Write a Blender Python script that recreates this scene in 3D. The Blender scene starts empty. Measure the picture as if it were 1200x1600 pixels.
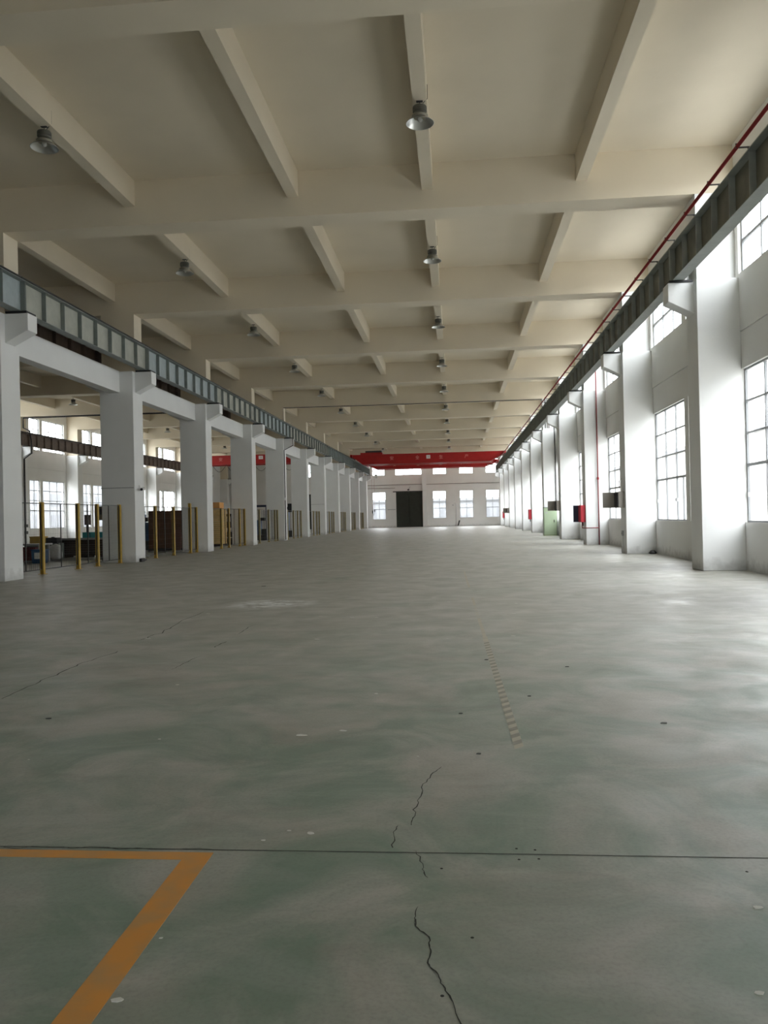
import bpy, math, random
from mathutils import Vector, Matrix
random.seed(7)
C = bpy.context.scene.collection
sc = bpy.context.scene

# ------------------------------------------------------------------ camera
F_PX, YAW, PITCH, ROLL, CAM_H = 1251.09, 0.0889, 0.0064, 0.0217, 1.3635
cam_d = bpy.data.cameras.new('camera'); cam = bpy.data.objects.new('camera', cam_d); C.objects.link(cam)
cam_d.sensor_fit = 'HORIZONTAL'; cam_d.sensor_width = 36.0; cam_d.lens = F_PX * 36.0 / 1200.0
cam_d.clip_start = 0.05; cam_d.clip_end = 900
fwd = Vector((-math.sin(YAW) * math.cos(PITCH), math.cos(YAW) * math.cos(PITCH), math.sin(PITCH)))
rgt = Vector((math.cos(YAW), math.sin(YAW), 0)); upv = rgt.cross(fwd)
r2 = rgt * math.cos(ROLL) - upv * math.sin(ROLL); u2 = rgt * math.sin(ROLL) + upv * math.cos(ROLL)
mw = Matrix((r2, u2, -fwd)).transposed().to_4x4(); mw.translation = Vector((0, 0, CAM_H))
cam.matrix_world = mw
sc.camera = cam

# ------------------------------------------------------------------ world, light, exposure
w = bpy.data.worlds.new('overcast_sky'); sc.world = w; w.use_nodes = True
wn = w.node_tree; wn.nodes.clear()
wo = wn.nodes.new('ShaderNodeOutputWorld'); wb = wn.nodes.new('ShaderNodeBackground')
wb.inputs[0].default_value = (0.955, 0.98, 1.0, 1); wb.inputs[1].default_value = 12.0
wn.links.new(wb.outputs[0], wo.inputs[0])
sc.view_settings.view_transform = 'Standard'; sc.view_settings.look = 'None'
sc.view_settings.gamma = 1.0; sc.view_settings.use_curve_mapping = False
sc.view_settings.exposure = 0.0
sc.cycles.use_denoising = True
sc.cycles.diffuse_bounces = 7; sc.cycles.max_bounces = 12; sc.cycles.transparent_max_bounces = 12

def portal(name, loc, rot, sx, sy):
    l = bpy.data.lights.new(name, 'AREA'); l.shape = 'RECTANGLE'; l.size = sx; l.size_y = sy
    l.cycles.is_portal = True
    o = bpy.data.objects.new(name, l); C.objects.link(o); o.location = loc; o.rotation_euler = rot

Y0, DY = 18.51, 8.0
XR, XL = 5.5, -10.9
WR, WL = 6.42, -29.42
YF, YB = 101.9, -13.5
ZS, ZSEC, ZB = 9.62, 9.0, 8.55
def Yk(k): return Y0 + DY * k

for side, x, rz in (('right', WR + .27, math.pi / 2), ('left', WL - .27, -math.pi / 2)):
    for nm, zc, h in (('lower', 2.8, 3.5), ('upper', 7.7, 2.3)):
        portal('daylight_%s_%s' % (side, nm), (x, (YB + YF) / 2, zc), (math.pi / 2, 0, rz), YF - YB, h)
for nm, zc, h in (('lower', 2.8, 3.5), ('upper', 7.7, 2.3)):
    portal('daylight_far_' + nm, (-2.5, YF + .27, zc), (-math.pi / 2, 0, 0), 17, h)

portal('daylight_back_lower', (-2.5, YB - .27, 2.8), (math.pi / 2, 0, 0), 17, 3.5)

# ------------------------------------------------------------------ materials
MATS = {}
def mat(name, col, rough=.6, metal=0., noise=0., nscale=3., bump=0., bscale=30., spec=.5, col2=None, grime=0.):
    if name in MATS: return MATS[name]
    m = bpy.data.materials.new(name); m.use_nodes = True; nt = m.node_tree
    b = nt.nodes['Principled BSDF']
    b.inputs['Roughness'].default_value = rough; b.inputs['Metallic'].default_value = metal
    b.inputs['Specular IOR Level'].default_value = spec
    b.inputs['Base Color'].default_value = (*col, 1)
    tc = nt.nodes.new('ShaderNodeNewGeometry')
    if noise or col2:
        n = nt.nodes.new('ShaderNodeTexNoise'); n.inputs['Scale'].default_value = nscale; n.inputs['Detail'].default_value = 6
        nt.links.new(tc.outputs['Position'], n.inputs['Vector'])
        mx = nt.nodes.new('ShaderNodeMix'); mx.data_type = 'RGBA'
        c2 = col2 or tuple(c * (1 - noise) for c in col)
        mx.inputs[6].default_value = (*col, 1); mx.inputs[7].default_value = (*c2, 1)
        rp = nt.nodes.new('ShaderNodeMapRange'); rp.inputs[1].default_value = .35; rp.inputs[2].default_value = .68
        nt.links.new(n.outputs[0], rp.inputs[0]); nt.links.new(rp.outputs[0], mx.inputs[0])
        out = mx.outputs[2]
        if grime:
            sp = nt.nodes.new('ShaderNodeSeparateXYZ'); nt.links.new(tc.outputs['Position'], sp.inputs[0])
            n2 = nt.nodes.new('ShaderNodeTexNoise'); n2.inputs['Scale'].default_value = 5; n2.inputs['Detail'].default_value = 8
            nt.links.new(tc.outputs['Position'], n2.inputs['Vector'])
            a = nt.nodes.new('ShaderNodeMath'); a.operation = 'MULTIPLY_ADD'; a.inputs[1].default_value = -.5; 
            nt.links.new(n2.outputs[0], a.inputs[0]); nt.links.new(sp.outputs[2], a.inputs[2])
            mr = nt.nodes.new('ShaderNodeMapRange'); mr.inputs[1].default_value = -.22; mr.inputs[2].default_value = .02
            mr.inputs[3].default_value = grime; mr.inputs[4].default_value = 0
            nt.links.new(a.outputs[0], mr.inputs[0])
            m2 = nt.nodes.new('ShaderNodeMix'); m2.data_type = 'RGBA'
            nt.links.new(mr.outputs[0], m2.inputs[0]); nt.links.new(out, m2.inputs[6])
            m2.inputs[7].default_value = (.16, .15, .13, 1); out = m2.outputs[2]
        nt.links.new(out, b.inputs['Base Color'])
    if bump:
        n3 = nt.nodes.new('ShaderNodeTexNoise'); n3.inputs['Scale'].default_value = bscale; n3.inputs['Detail'].default_value = 4
        nt.links.new(tc.outputs['Position'], n3.inputs['Vector'])
        bp = nt.nodes.new('ShaderNodeBump'); bp.inputs['Strength'].default_value = bump; bp.inputs['Distance'].default_value = .01
        nt.links.new(n3.outputs[0], bp.inputs['Height']); nt.links.new(bp.outputs[0], b.inputs['Normal'])
    MATS[name] = m; return m

M_WALL = mat('white_wall_paint', (.79, .79, .775), .75, noise=.05, nscale=.8, bump=.15, bscale=25, grime=.4)
M_COL = mat('white_column_paint', (.80, .81, .81), .75, noise=.04, nscale=1.2, bump=.12, bscale=22, grime=.35)
M_CEIL = mat('warm_ceiling_paint', (.74, .665, .535), .85, noise=.07, nscale=.5, bump=.15, bscale=12)
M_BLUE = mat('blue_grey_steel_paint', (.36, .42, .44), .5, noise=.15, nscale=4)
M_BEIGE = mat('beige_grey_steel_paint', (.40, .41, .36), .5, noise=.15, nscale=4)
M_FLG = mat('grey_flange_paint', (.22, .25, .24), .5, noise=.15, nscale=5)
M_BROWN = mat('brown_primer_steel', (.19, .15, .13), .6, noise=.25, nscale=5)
M_OLIVE = mat('shaded_olive_steel', (.17, .165, .125), .6, noise=.3, nscale=3)  # backlit shade of the right girder webs is put into this colour
M_OLFLG = mat('pale_grey_flange', (.33, .36, .34), .5, noise=.15, nscale=4)
M_RED = mat('red_crane_paint', (.40, .006, .006), .4, noise=.15, nscale=2)
M_REDBOX = mat('red_box_paint', (.55, .03, .05), .4)
M_REDPIPE = mat('red_pipe_paint', (.25, .01, .014), .45)
M_RISER = mat('dark_red_pipe_paint', (.20, .03, .03), .5)
M_BLACK = mat('black_rubber', (.012, .012, .014), .6)
M_DARK = mat('dark_metal', (.035, .035, .033), .5)
M_GREY = mat('grey_metal', (.42, .43, .44), .45)
M_WIN = mat('grey_window_metal', (.24, .25, .26), .5)
M_WIRE = mat('grey_wire', (.10, .10, .10), .6)
M_STEEL = mat('bare_steel', (.45, .45, .45), .35, metal=.9)
M_REFL = mat('spun_aluminium', (.62, .63, .62), .28, metal=1.)
M_YEL = mat('yellow_post_paint', (.52, .33, .05), .5, noise=.2, nscale=8)
M_DOOR = mat('dark_green_door_paint', (.022, .026, .018), .6, noise=.3, nscale=2)
M_GREEN = mat('pale_green_cabinet_paint', (.40, .50, .34), .45, noise=.06)
M_BOX = mat('grey_brown_box_paint', (.27, .245, .215), .5)
M_NAVY = mat('dark_navy_paint', (.02, .025, .06), .5)
M_BLUEM = mat('blue_machine_paint', (.03, .10, .22), .45, noise=.2)
M_TEAL = mat('teal_plastic', (.03, .28, .30), .5)
M_MAROON = mat('maroon_paint', (.12, .015, .02), .5)
M_WOODD = mat('dark_timber', (.035, .018, .012), .7, noise=.4, nscale=6)
M_PLY = mat('brown_board', (.15, .062, .024), .8, noise=.3, nscale=3)
M_PINE = mat('yellow_pine', (.85, .60, .25), .65, noise=.2, nscale=6)
M_ORANGE = mat('orange_board', (.78, .40, .14), .65)
M_SACK = mat('white_woven_sack', (.62, .63, .62), .8, noise=.15, nscale=12)
M_WHITE = mat('white_plastic', (.75, .75, .75), .5)
M_GROUND = mat('outdoor_concrete_ground', (.52, .51, .48), .9, noise=.15, nscale=.3)
M_OUTW = mat('pale_outdoor_facade', (.16, .165, .175), .9, noise=.1, nscale=.4)
M_OUTB = mat('sky_blocker_facade', (.5, .49, .475), .9)
M_OUTD = mat('outdoor_window_glass', (.12, .125, .135), .9)
M_RUBBLE = mat('pale_paint_flake', (.62, .62, .58), .8)

def glass_mat(name, tint):
    m = bpy.data.materials.new(name); m.use_nodes = True; nt = m.node_tree; nt.nodes.clear()
    o = nt.nodes.new('ShaderNodeOutputMaterial'); t = nt.nodes.new('ShaderNodeBsdfTransparent'); t.inputs[0].default_value = (*tint, 1)
    g = nt.nodes.new('ShaderNodeBsdfGlossy'); g.inputs['Roughness'].default_value = .05
    mx = nt.nodes.new('ShaderNodeMixShader'); mx.inputs[0].default_value = .05
    nt.links.new(t.outputs[0], mx.inputs[1]); nt.links.new(g.outputs[0], mx.inputs[2]); nt.links.new(mx.outputs[0], o.inputs[0])
    return m
M_GLASS = glass_mat('window_glass', (.93, .95, .95))
M_GLASS_D = glass_mat('dimmed_window_glass', (.78, .79, .79))  # darker tint to lower the daylight entering through the low panes

def floor_mat():
    m = bpy.data.materials.new('worn_green_concrete_floor'); m.use_nodes = True; nt = m.node_tree
    L = nt.links.new; N = nt.nodes.new
    b = nt.nodes['Principled BSDF']; g = N('ShaderNodeNewGeometry')
    def noise(scale, det, vec=None, dist=0, sx=1, sy=1):
        mp = N('ShaderNodeMapping'); mp.inputs['Scale'].default_value = (sx, sy, 1); L(g.outputs['Position'], mp.inputs[0])
        n = N('ShaderNodeTexNoise'); n.inputs['Scale'].default_value = scale; n.inputs['Detail'].default_value = det; n.inputs['Distortion'].default_value = dist
        n.inputs['Roughness'].default_value = .6
        L(mp.outputs[0], n.inputs['Vector']); return n.outputs[0]
    def rng(x, a, bb, c=0., d=1.):
        r = N('ShaderNodeMapRange'); r.inputs[1].default_value = a; r.inputs[2].default_value = bb; r.inputs[3].default_value = c; r.inputs[4].default_value = d
        L(x, r.inputs[0]); return r.outputs[0]
    def mix(f, a, bb):
        x = N('ShaderNodeMix'); x.data_type = 'RGBA'
        if isinstance(f, float): x.inputs[0].default_value = f
        else: L(f, x.inputs[0])
        for i, v in ((6, a), (7, bb)):
            if isinstance(v, tuple): x.inputs[i].default_value = (*v, 1)
            else: L(v, x.inputs[i])
        return x.outputs[2]
    def mth(op, a, bb):
        x = N('ShaderNodeMath'); x.operation = op
        for i, v in ((0, a), (1, bb)):
            if isinstance(v, (int, float)): x.inputs[i].default_value = v
            else: L(v, x.inputs[i])
        return x.outputs[0]
    sp = N('ShaderNodeSeparateXYZ'); L(g.outputs['Position'], sp.inputs[0])
    base = mix(rng(noise(1.4, 8, dist=.6), .35, .65), (.315, .305, .265), (.40, .39, .35))
    # green coating mixed in more strongly near the camera end of the hall
    gm = mth('MULTIPLY', rng(noise(1.3, 8, dist=.9), .38, .60), rng(sp.outputs[1], 4.0, 11., .9, .08))
    gn = mth('MAXIMUM', gm, mth('MULTIPLY', rng(noise(.55, 5, dist=.5), .54, .66), .28))
    c = mix(gn, base, (.17, .235, .185))
    # grey dust smears dragged across
    c = mix(mth('MULTIPLY', rng(noise(1.1, 9, dist=1.2, sx=.5, sy=1.6), .5, .75), .5), c, (.42, .42, .39))
    c = mix(mth('MULTIPLY', rng(noise(2.1, 9, dist=.8, sx=.6, sy=1.3), .55, .75), .45), c, (.21, .205, .175))
    c = mix(mth('MULTIPLY', rng(noise(60, 3), .45, .75), .25), c, (.12, .12, .11))
    # pale scraped patch
    dx = mth('DIVIDE', mth('ADD', sp.outputs[0], 3.0), 0.85); dy = mth('DIVIDE', mth('SUBTRACT', sp.outputs[1], 12.75), .85)
    d = mth('SQRT', mth('ADD', mth('MULTIPLY', dx, dx), mth('MULTIPLY', dy, dy)), 0)
    pm = mth('MULTIPLY', rng(d, .35, 1., 1., 0.), rng(noise(2.6, 10, dist=2.2, sx=.8, sy=1.8), .44, .54))
    c = mix(mth('MULTIPLY', pm, .9), c, (.80, .82, .82))
    L(c, b.inputs['Base Color'])
    L(rng(noise(2.0, 8, dist=.6), .3, .7, .36, .62), b.inputs['Roughness'])
    b.inputs['Specular IOR Level'].default_value = .45
    bp = N('ShaderNodeBump'); bp.inputs['Strength'].default_value = .12; bp.inputs['Distance'].default_value = .01
    L(noise(7, 8), bp.inputs['Height']); L(bp.outputs[0], b.inputs['Normal'])
    return m
M_FLOOR = floor_mat()

def worn_paint(name, col, under, amt=.5):
    m = bpy.data.materials.new(name); m.use_nodes = True; nt = m.node_tree; b = nt.nodes['Principled BSDF']
    g = nt.nodes.new('ShaderNodeNewGeometry'); n = nt.nodes.new('ShaderNodeTexNoise'); n.inputs['Scale'].default_value = 7; n.inputs['Detail'].default_value = 9
    nt.links.new(g.outputs['Position'], n.inputs['Vector'])
    r = nt.nodes.new('ShaderNodeMapRange'); r.inputs[1].default_value = .40; r.inputs[2].default_value = .70; r.inputs[4].default_value = amt
    nt.links.new(n.outputs[0], r.inputs[0]); x = nt.nodes.new('ShaderNodeMix'); x.data_type = 'RGBA'
    x.inputs[6].default_value = (*col, 1); x.inputs[7].default_value = (*under, 1)
    nt.links.new(r.outputs[0], x.inputs[0]); nt.links.new(x.outputs[2], b.inputs['Base Color']); b.inputs['Roughness'].default_value = .6
    return m
M_ORL = worn_paint('worn_orange_line_paint', (.62, .27, .05), (.36, .27, .14), .6)
M_TAPE1 = worn_paint('worn_pale_stripe_paint', (.42, .385, .30), (.34, .32, .26), .8)
M_TAPE2 = worn_paint('worn_dark_stripe_paint', (.20, .195, .15), (.30, .29, .25), .9)
M_CRACK = mat('dark_crack', (.035, .035, .03), .9)

# ------------------------------------------------------------------ mesh helpers
class MB:
    def __init__(s): s.v = []; s.f = []
    def box(s, x0, x1, y0, y1, z0, z1):
        i = len(s.v)
        s.v += [(x0, y0, z0), (x1, y0, z0), (x1, y1, z0), (x0, y1, z0), (x0, y0, z1), (x1, y0, z1), (x1, y1, z1), (x0, y1, z1)]
        s.f += [(i, i + 3, i + 2, i + 1), (i + 4, i + 5, i + 6, i + 7), (i, i + 1, i + 5, i + 4), (i + 1, i + 2, i + 6, i + 5), (i + 2, i + 3, i + 7, i + 6), (i + 3, i, i + 4, i + 7)]
        return s
    def prism(s, pts, axis, a, b):
        """extrude a polygon (2D pts) along axis; pts in the two other axes, in x,y,z order"""
        n = len(pts); i = len(s.v)
        for t in (a, b):
            for p, q in pts:
                s.v.append({'x': (t, p, q), 'y': (p, t, q), 'z': (p, q, t)}[axis])
        s.f.append(tuple(range(i, i + n))); s.f.append(tuple(range(i + 2 * n - 1, i + n - 1, -1)))
        for k in range(n):
            k2 = (k + 1) % n; s.f.append((i + k, i + n + k, i + n + k2, i + k2))
        return s
    def tube(s, pts, r, n=8):
        pts = [Vector(p) for p in pts]
        i0 = len(s.v); prev = None
        for j, p in enumerate(pts):
            a = pts[max(0, j - 1)]; b = pts[min(len(pts) - 1, j + 1)]; t = (b - a).normalized()
            ref = Vector((0, 0, 1)) if abs(t.z) < .9 else Vector((1, 0, 0))
            u = t.cross(ref).normalized(); w_ = t.cross(u).normalized()
            if prev is not None and u.dot(prev) < 0: u = -u; w_ = -w_
            prev = u
            for q in range(n):
                an = 2 * math.pi * q / n; s.v.append(tuple(p + u * math.cos(an) * r + w_ * math.sin(an) * r))
        for j in range(len(pts) - 1):
            for q in range(n):
                q2 = (q + 1) % n; a = i0 + j * n
                s.f.append((a + q, a + q2, a + n + q2, a + n + q))
        s.f.append(tuple(i0 + q for q in range(n - 1, -1, -1))); e = i0 + (len(pts) - 1) * n; s.f.append(tuple(e + q for q in range(n)))
        return s
    def lathe(s, prof, cx=0, cy=0, cz=0, n=24, caps=True):
        i0 = len(s.v)
        for r, z in prof:
            for q in range(n):
                a = 2 * math.pi * q / n; s.v.append((cx + r * math.cos(a), cy + r * math.sin(a), cz + z))
        for j in range(len(prof) - 1):
            for q in range(n):
                q2 = (q + 1) % n; a = i0 + j * n; s.f.append((a + q, a + q2, a + n + q2, a + n + q))
        if caps:
            s.f.append(tuple(i0 + q for q in range(n - 1, -1, -1))); e = i0 + (len(prof) - 1) * n; s.f.append(tuple(e + q for q in range(n)))
        return s
    def mesh(s, name, m, smooth=False, bevel=0):
        me = bpy.data.meshes.new(name); me.from_pydata(s.v, [], s.f); me.materials.append(m)
        if smooth:
            for p in me.polygons: p.use_smooth = len(p.vertices) == 4
        import bmesh
        bm = bmesh.new(); bm.from_mesh(me)
        bmesh.ops.recalc_face_normals(bm, faces=bm.faces)
        if bevel: bmesh.ops.bevel(bm, geom=[e for e in bm.edges if len(e.link_faces) == 2 and e.calc_face_angle(0) > .5], offset=bevel, segments=2, profile=.5, affect='EDGES')
        bm.to_mesh(me); bm.free(); return me
    def obj(s, name, m, parent=None, smooth=False, bevel=0, loc=None):
        return put(name, s.mesh(name, m, smooth, bevel), parent, loc)
def put(name, me, parent=None, loc=None):
    o = bpy.data.objects.new(name, me); C.objects.link(o)
    if parent is not None: o.parent = parent
    if loc is not None: o.location = loc
    return o
def box(x0, x1, y0, y1, z0, z1): return MB().box(x0, x1, y0, y1, z0, z1)
def tag(o, label=None, cat=None, group=None, kind=None):
    if label: o['label'] = label
    if cat: o['category'] = cat
    if group: o['group'] = group
    if kind: o['kind'] = kind
    return o
def thing(name, label=None, cat=None, loc=(0, 0, 0), group=None, kind=None):
    o = bpy.data.objects.new(name, None); C.objects.link(o); o.location = loc; o.empty_display_size = .2
    return tag(o, label, cat, group, kind)
ORD = ['first', 'second', 'third', 'fourth', 'fifth', 'sixth', 'seventh', 'eighth', 'ninth', 'tenth', 'eleventh', 'twelfth', 'thirteenth', 'fourteenth']

def wall_cells(us, vs, holes):
    """rectangles (u0,u1,v0,v1) filling the wall around the holes, merged along v"""
    ue = sorted(set(us + [h[0] for h in holes] + [h[1] for h in holes]))
    out = []
    for a, b in zip(ue[:-1], ue[1:]):
        if b - a < 1e-6: continue
        hs = sorted([(h[2], h[3]) for h in holes if h[0] <= a + 1e-6 and h[1] >= b - 1e-6])
        z = vs[0]
        for z0, z1 in hs:
            if z0 > z + 1e-6: out.append((a, b, z, z0))
            z = z1
        if vs[1] > z + 1e-6: out.append((a, b, z, vs[1]))
    return out

# ------------------------------------------------------------------ ground and floor
g = MB(); g.v = [(-260, -200, -.25), (240, -200, -.25), (240, 330, -.25), (-260, 330, -.25)]; g.f = [(0, 1, 2, 3)]
tag(g.obj('ground', M_GROUND), kind='structure')
floor = tag(box(WL - .25, WR + .25, YB - .25, YF + .25, -.3, 0).obj('floor', M_FLOOR), kind='structure')

def ribbon(pts, w0, z=.0012):
    m = MB(); P = [Vector((p[0], p[1])) for p in pts]
    for j, p in enumerate(P):
        a = P[max(0, j - 1)]; b = P[min(len(P) - 1, j + 1)]; t = (b - a).normalized(); n = Vector((-t.y, t.x))
        ww = w0[j] if isinstance(w0, list) else w0
        m.v.append((p.x + n.x * ww / 2, p.y + n.y * ww / 2, z)); m.v.append((p.x - n.x * ww / 2, p.y - n.y * ww / 2, z))
        if j: i = 2 * j; m.f.append((i - 2, i - 1, i + 1, i))
    return m
def pix(u, v):
    """floor point seen at a pixel of the photograph (used only to measure positions)"""
    a, b = u - 600, v - 800; c, s = math.cos(ROLL), math.sin(ROLL)
    U, V = a * c - b * s, a * s + b * c
    d = rgt * (U / F_PX) + fwd - upv * (V / F_PX)
    t = -CAM_H / d.z; return (d.x * t, d.y * t)
def crack(pxs, wpx, name='crack'):
    pts = [pix(u, v) for u, v in pxs]; out = []; ws = []
    for a, b in zip(pts[:-1], pts[1:]):
        n = 5
        for k in range(n):
            t = k / n; L = math.dist(a, b); jx = random.uniform(-1, 1) * .05 * L; jy = random.uniform(-1, 1) * .05 * L
            p = (a[0] + (b[0] - a[0]) * t + jx, a[1] + (b[1] - a[1]) * t + jy); out.append(p)
            ws.append(1.5 * wpx * p[1] / F_PX * random.uniform(.5, 1.3))
    out.append(pts[-1]); ws.append(.001)
    ribbon(out, ws).obj(name, M_CRACK, floor)
# floor marks
box(-3.4, -1.02, 3.15, 3.22, 0, .0015).obj('painted_line', M_ORL, floor)
box(-1.13, -1.02, .9, 3.15, 0, .0015).obj('painted_line', M_ORL, floor)
ribbon([(WL + .1, 3.25), (-4, 3.253), (-1, 3.248), (.2, 3.252), (2, 3.249), (WR, 3.25)], .006).obj('expansion_joint', M_CRACK, floor)
crack([(722, 1600), (705, 1560), (692, 1540), (682, 1520), (667, 1505), (674, 1485), (670, 1465), (650, 1447), (648, 1435), (653, 1417)], 1.6)
crack([(667, 1372), (660, 1355), (650, 1330)], 1.2)
crack([(612, 1325), (616, 1300), (622, 1290)], 1.1)
crack([(641, 1290), (645, 1275), (652, 1250), (662, 1225), (675, 1210), (690, 1198)], 1.1)
crack([(0, 1092), (50, 1070), (95, 1052), (132, 1035), (185, 1017)], 1.2)
crack([(215, 1001), (235, 996), (275, 979), (320, 955)], 1.0)
crack([(270, 1046), (285, 1037), (315, 1025)], .9)
crack([(333, 1012), (355, 1002)], 1.0)
crack([(375, 990), (397, 977)], .9)
crack([(257, 915.5), (287, 915)], 1.0)
crack([(0, 1324.5), (120, 1324.5), (235, 1325.5), (330, 1327)], 1.0)
# hatched, worn strip running down the hall
t1, t2 = MB(), MB(); y = 4.73; i = 0
while y < 19.5:
    t = (y - 4.75) / 14.4; x = .34 - .155 * min(1, t); hw = .028 if y < 9 else .02; dl = .075
    m = t1 if i % 2 == 0 or y > 8.6 else t2
    if not (10.6 < y < 12.2 and i % 3) and not (13.3 < y < 15.2):
        j = len(m.v); sk = .03
        m.v += [(x - hw, y - sk, .0014), (x + hw, y + sk, .0014), (x + hw, y + sk + dl, .0014), (x - hw, y - sk + dl, .0014)]; m.f.append((j, j + 1, j + 2, j + 3))
    y += dl; i += 1
t1.obj('hatched_strip_pale_bars', M_TAPE1, floor); t2.obj('hatched_strip_dark_bars', M_TAPE2, floor)
# small bolt holes by the joint
for (u, v) in ((807, 1326), (836, 1328), (811, 1343), (842, 1342), (1167, 1362), (690, 1357), (738, 1465), (691, 1556)):
    px, py = pix(u, v); MB().lathe([(.006, 0), (.004, .0013)], px, py, 0, 10).obj('bolt_hole', M_CRACK, floor)

# ------------------------------------------------------------------ ceiling
ceil = tag(box(WL - .25, WR + .25, YB - .25, YF + .25, ZS, ZS + .2).obj('ceiling', M_CEIL), kind='structure')
KS = list(range(-2, 11))
SEC = [3.05, -.49, -3.68, -7.68, -11.68, -15.35, -19.1, -22.95, -26.3]
for k in KS:
    y = Yk(k)
    box(WL, WR, y + .2, y + .9, ZB, ZS).obj('cross_beam', M_CEIL, ceil)
for x in SEC:
    ys = [YB] + [v for k in KS for v in (Yk(k) + .2, Yk(k) + .9)] + [YF]
    for a, b in zip(ys[::2], ys[1::2]):
        if b - a > .3: box(x - .13, x + .13, a, b, ZSEC, ZS).obj('longitudinal_beam', M_CEIL, ceil)

# ------------------------------------------------------------------ side walls with windows
win_n = [0]
def window(axis, c, u0, u1, z0, z1, cols, rows, detail, inward, casement=None):
    """axis 'x': the wall is the plane x=c, u runs along y. axis 'y': plane y=c, u along x"""
    win_n[0] += 1
    wroot = thing('window_%d' % win_n[0], kind='structure')
    fr = MB(); t = .045; d = .05
    def B(m, a, b, q, r, dd=d):
        if axis == 'x': m.box(c - dd / 2, c + dd / 2, a, b, q, r)
        else: m.box(a, b, c - dd / 2, c + dd / 2, q, r)
    B(fr, u0, u0 + t, z0, z1); B(fr, u1 - t, u1, z0, z1); B(fr, u0 + t, u1 - t, z0, z0 + t); B(fr, u0 + t, u1 - t, z1 - t, z1)
    fr.obj('window_frame', M_WIN, wroot)
    ue = [u0 + (u1 - u0) * i / cols for i in range(cols + 1)]
    bars = MB()
    for u in ue[1:-1]: B(bars, u - .024, u + .024, z0 + t, z1 - t)
    for z in rows: B(bars, u0 + t, u1 - t, z - (.032 if z == rows[0] else .02), z + (.032 if z == rows[0] else .02), .056)
    if casement:
        for a, b in zip(ue[:-1], ue[1:]):
            if (int(a * 3) % 2) == 0: continue
            mm = (a * .55 + b * .45); B(bars, mm - .012, mm + .012, z0 + t, rows[0], .052)
    if bars.v: bars.obj('glazing_bars', M_WIN, wroot)
    zs = [z0 + t] + list(rows) + [z1 - t]
    if detail:
        for i, (a, b) in enumerate(zip(ue[:-1], ue[1:])):
            for q, r in zip(zs[:-1], zs[1:]):
                m = MB(); e = .012; j = 0
                a2, b2, q2, r2 = a + e, b - e, q + e, r - e
                if axis == 'x': m.v = [(c, a2, q2), (c, b2, q2), (c, b2, r2), (c, a2, r2)]
                else: m.v = [(a2, c, q2), (b2, c, q2), (b2, c, r2), (a2, c, r2)]
                m.f = [(0, 1, 2, 3)]; m.obj('pane', M_GLASS_D if z0 < 2 else M_GLASS, wroot)
            if casement:
                um = b - .09 if i % 2 == 0 else a + .09; zl = z0 + .62
                l = MB()
                xx = c + inward * .05
                if axis == 'x': l.box(min(c, xx), max(c, xx), um - .012, um + .012, zl - .05, zl + .05)
                else: l.box(um - .012, um + .012, min(c, xx), max(c, xx), zl - .05, zl + .05)
                l.obj('latch', M_GREY, wroot)
    else:
        m = MB()
        if axis == 'x': m.v = [(c, u0 + t, z0 + t), (c, u1 - t, z0 + t), (c, u1 - t, z1 - t), (c, u0 + t, z1 - t)]
        else: m.v = [(u0 + t, c, z0 + t), (u1 - t, c, z0 + t), (u1 - t, c, z1 - t), (u0 + t, c, z1 - t)]
        m.f = [(0, 1, 2, 3)]; m.obj('pane', M_GLASS_D if z0 < 2 else M_GLASS, wroot)
    return wroot

ROWS = (2.35, 3.06, 3.77)
def side_wall(name, xin, sgn):
    holes_lo, holes_up = [], []
    for k in (range(-2, 10) if sgn > 0 else range(3, 9)):
        y = Yk(k)
        far = 8.0 if sgn > 0 else 7.75
        for a, b, cols in ((2.75, 4.15, 2), (4.55, far, 3)):
            holes_lo.append((y + a, y + b, cols, k)); holes_up.append((y + a, y + b, cols, k))
    H1 = [(a, b, 1.07, 4.5) for a, b, _, _ in holes_lo]; H2 = [(a, b, 6.62, 8.85) for a, b, _, _ in holes_up]
    root = thing(name, kind='structure')
    X = lambda d0, d1: (min(xin + sgn * d0, xin + sgn * d1), max(xin + sgn * d0, xin + sgn * d1))
    m = MB(); x0, x1 = X(.02, .25)
    for a, b, q, r in wall_cells([YB, YF], [0, 5.33], H1): m.box(x0, x1, a, b, q, r)
    m.obj('masonry_infill', M_WALL, root)
    x0, x1 = X(.06, .25); box(x0, x1, YB, YF, 5.33, 5.345).obj('joint', M_WALL, root)
    m = MB(); x0, x1 = X(0, .25)
    for a, b, q, r in wall_cells([YB, YF], [5.345, ZS], H2): m.box(x0, x1, a, b, q, r)
    m.obj('upper_wall', M_WALL, root)
    # lintel lip and sill of each opening
    for (a, b, cols, k) in holes_lo:
        x0, x1 = X(.015, .02)
        box(x0, x1, a - .03, b + .03, 4.5, 4.53).obj('lintel_lip', M_WALL, root)
    xw = xin + sgn * .10
    for (a, b, cols, k) in holes_lo:
        det = k < (5 if sgn > 0 else 7)
        window('x', xw, a, b, 1.07, 4.5, cols, ROWS, det, -sgn, casement=(k < 3 and sgn > 0))
    for (a, b, cols, k) in holes_up:
        det = k < (3 if sgn > 0 else 6)
        window('x', xw, a, b, 6.62, 8.85, cols, (7.35, 8.1), det, -sgn)
side_wall('wall_right', WR, 1)
side_wall('wall_left', WL, -1)

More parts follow.
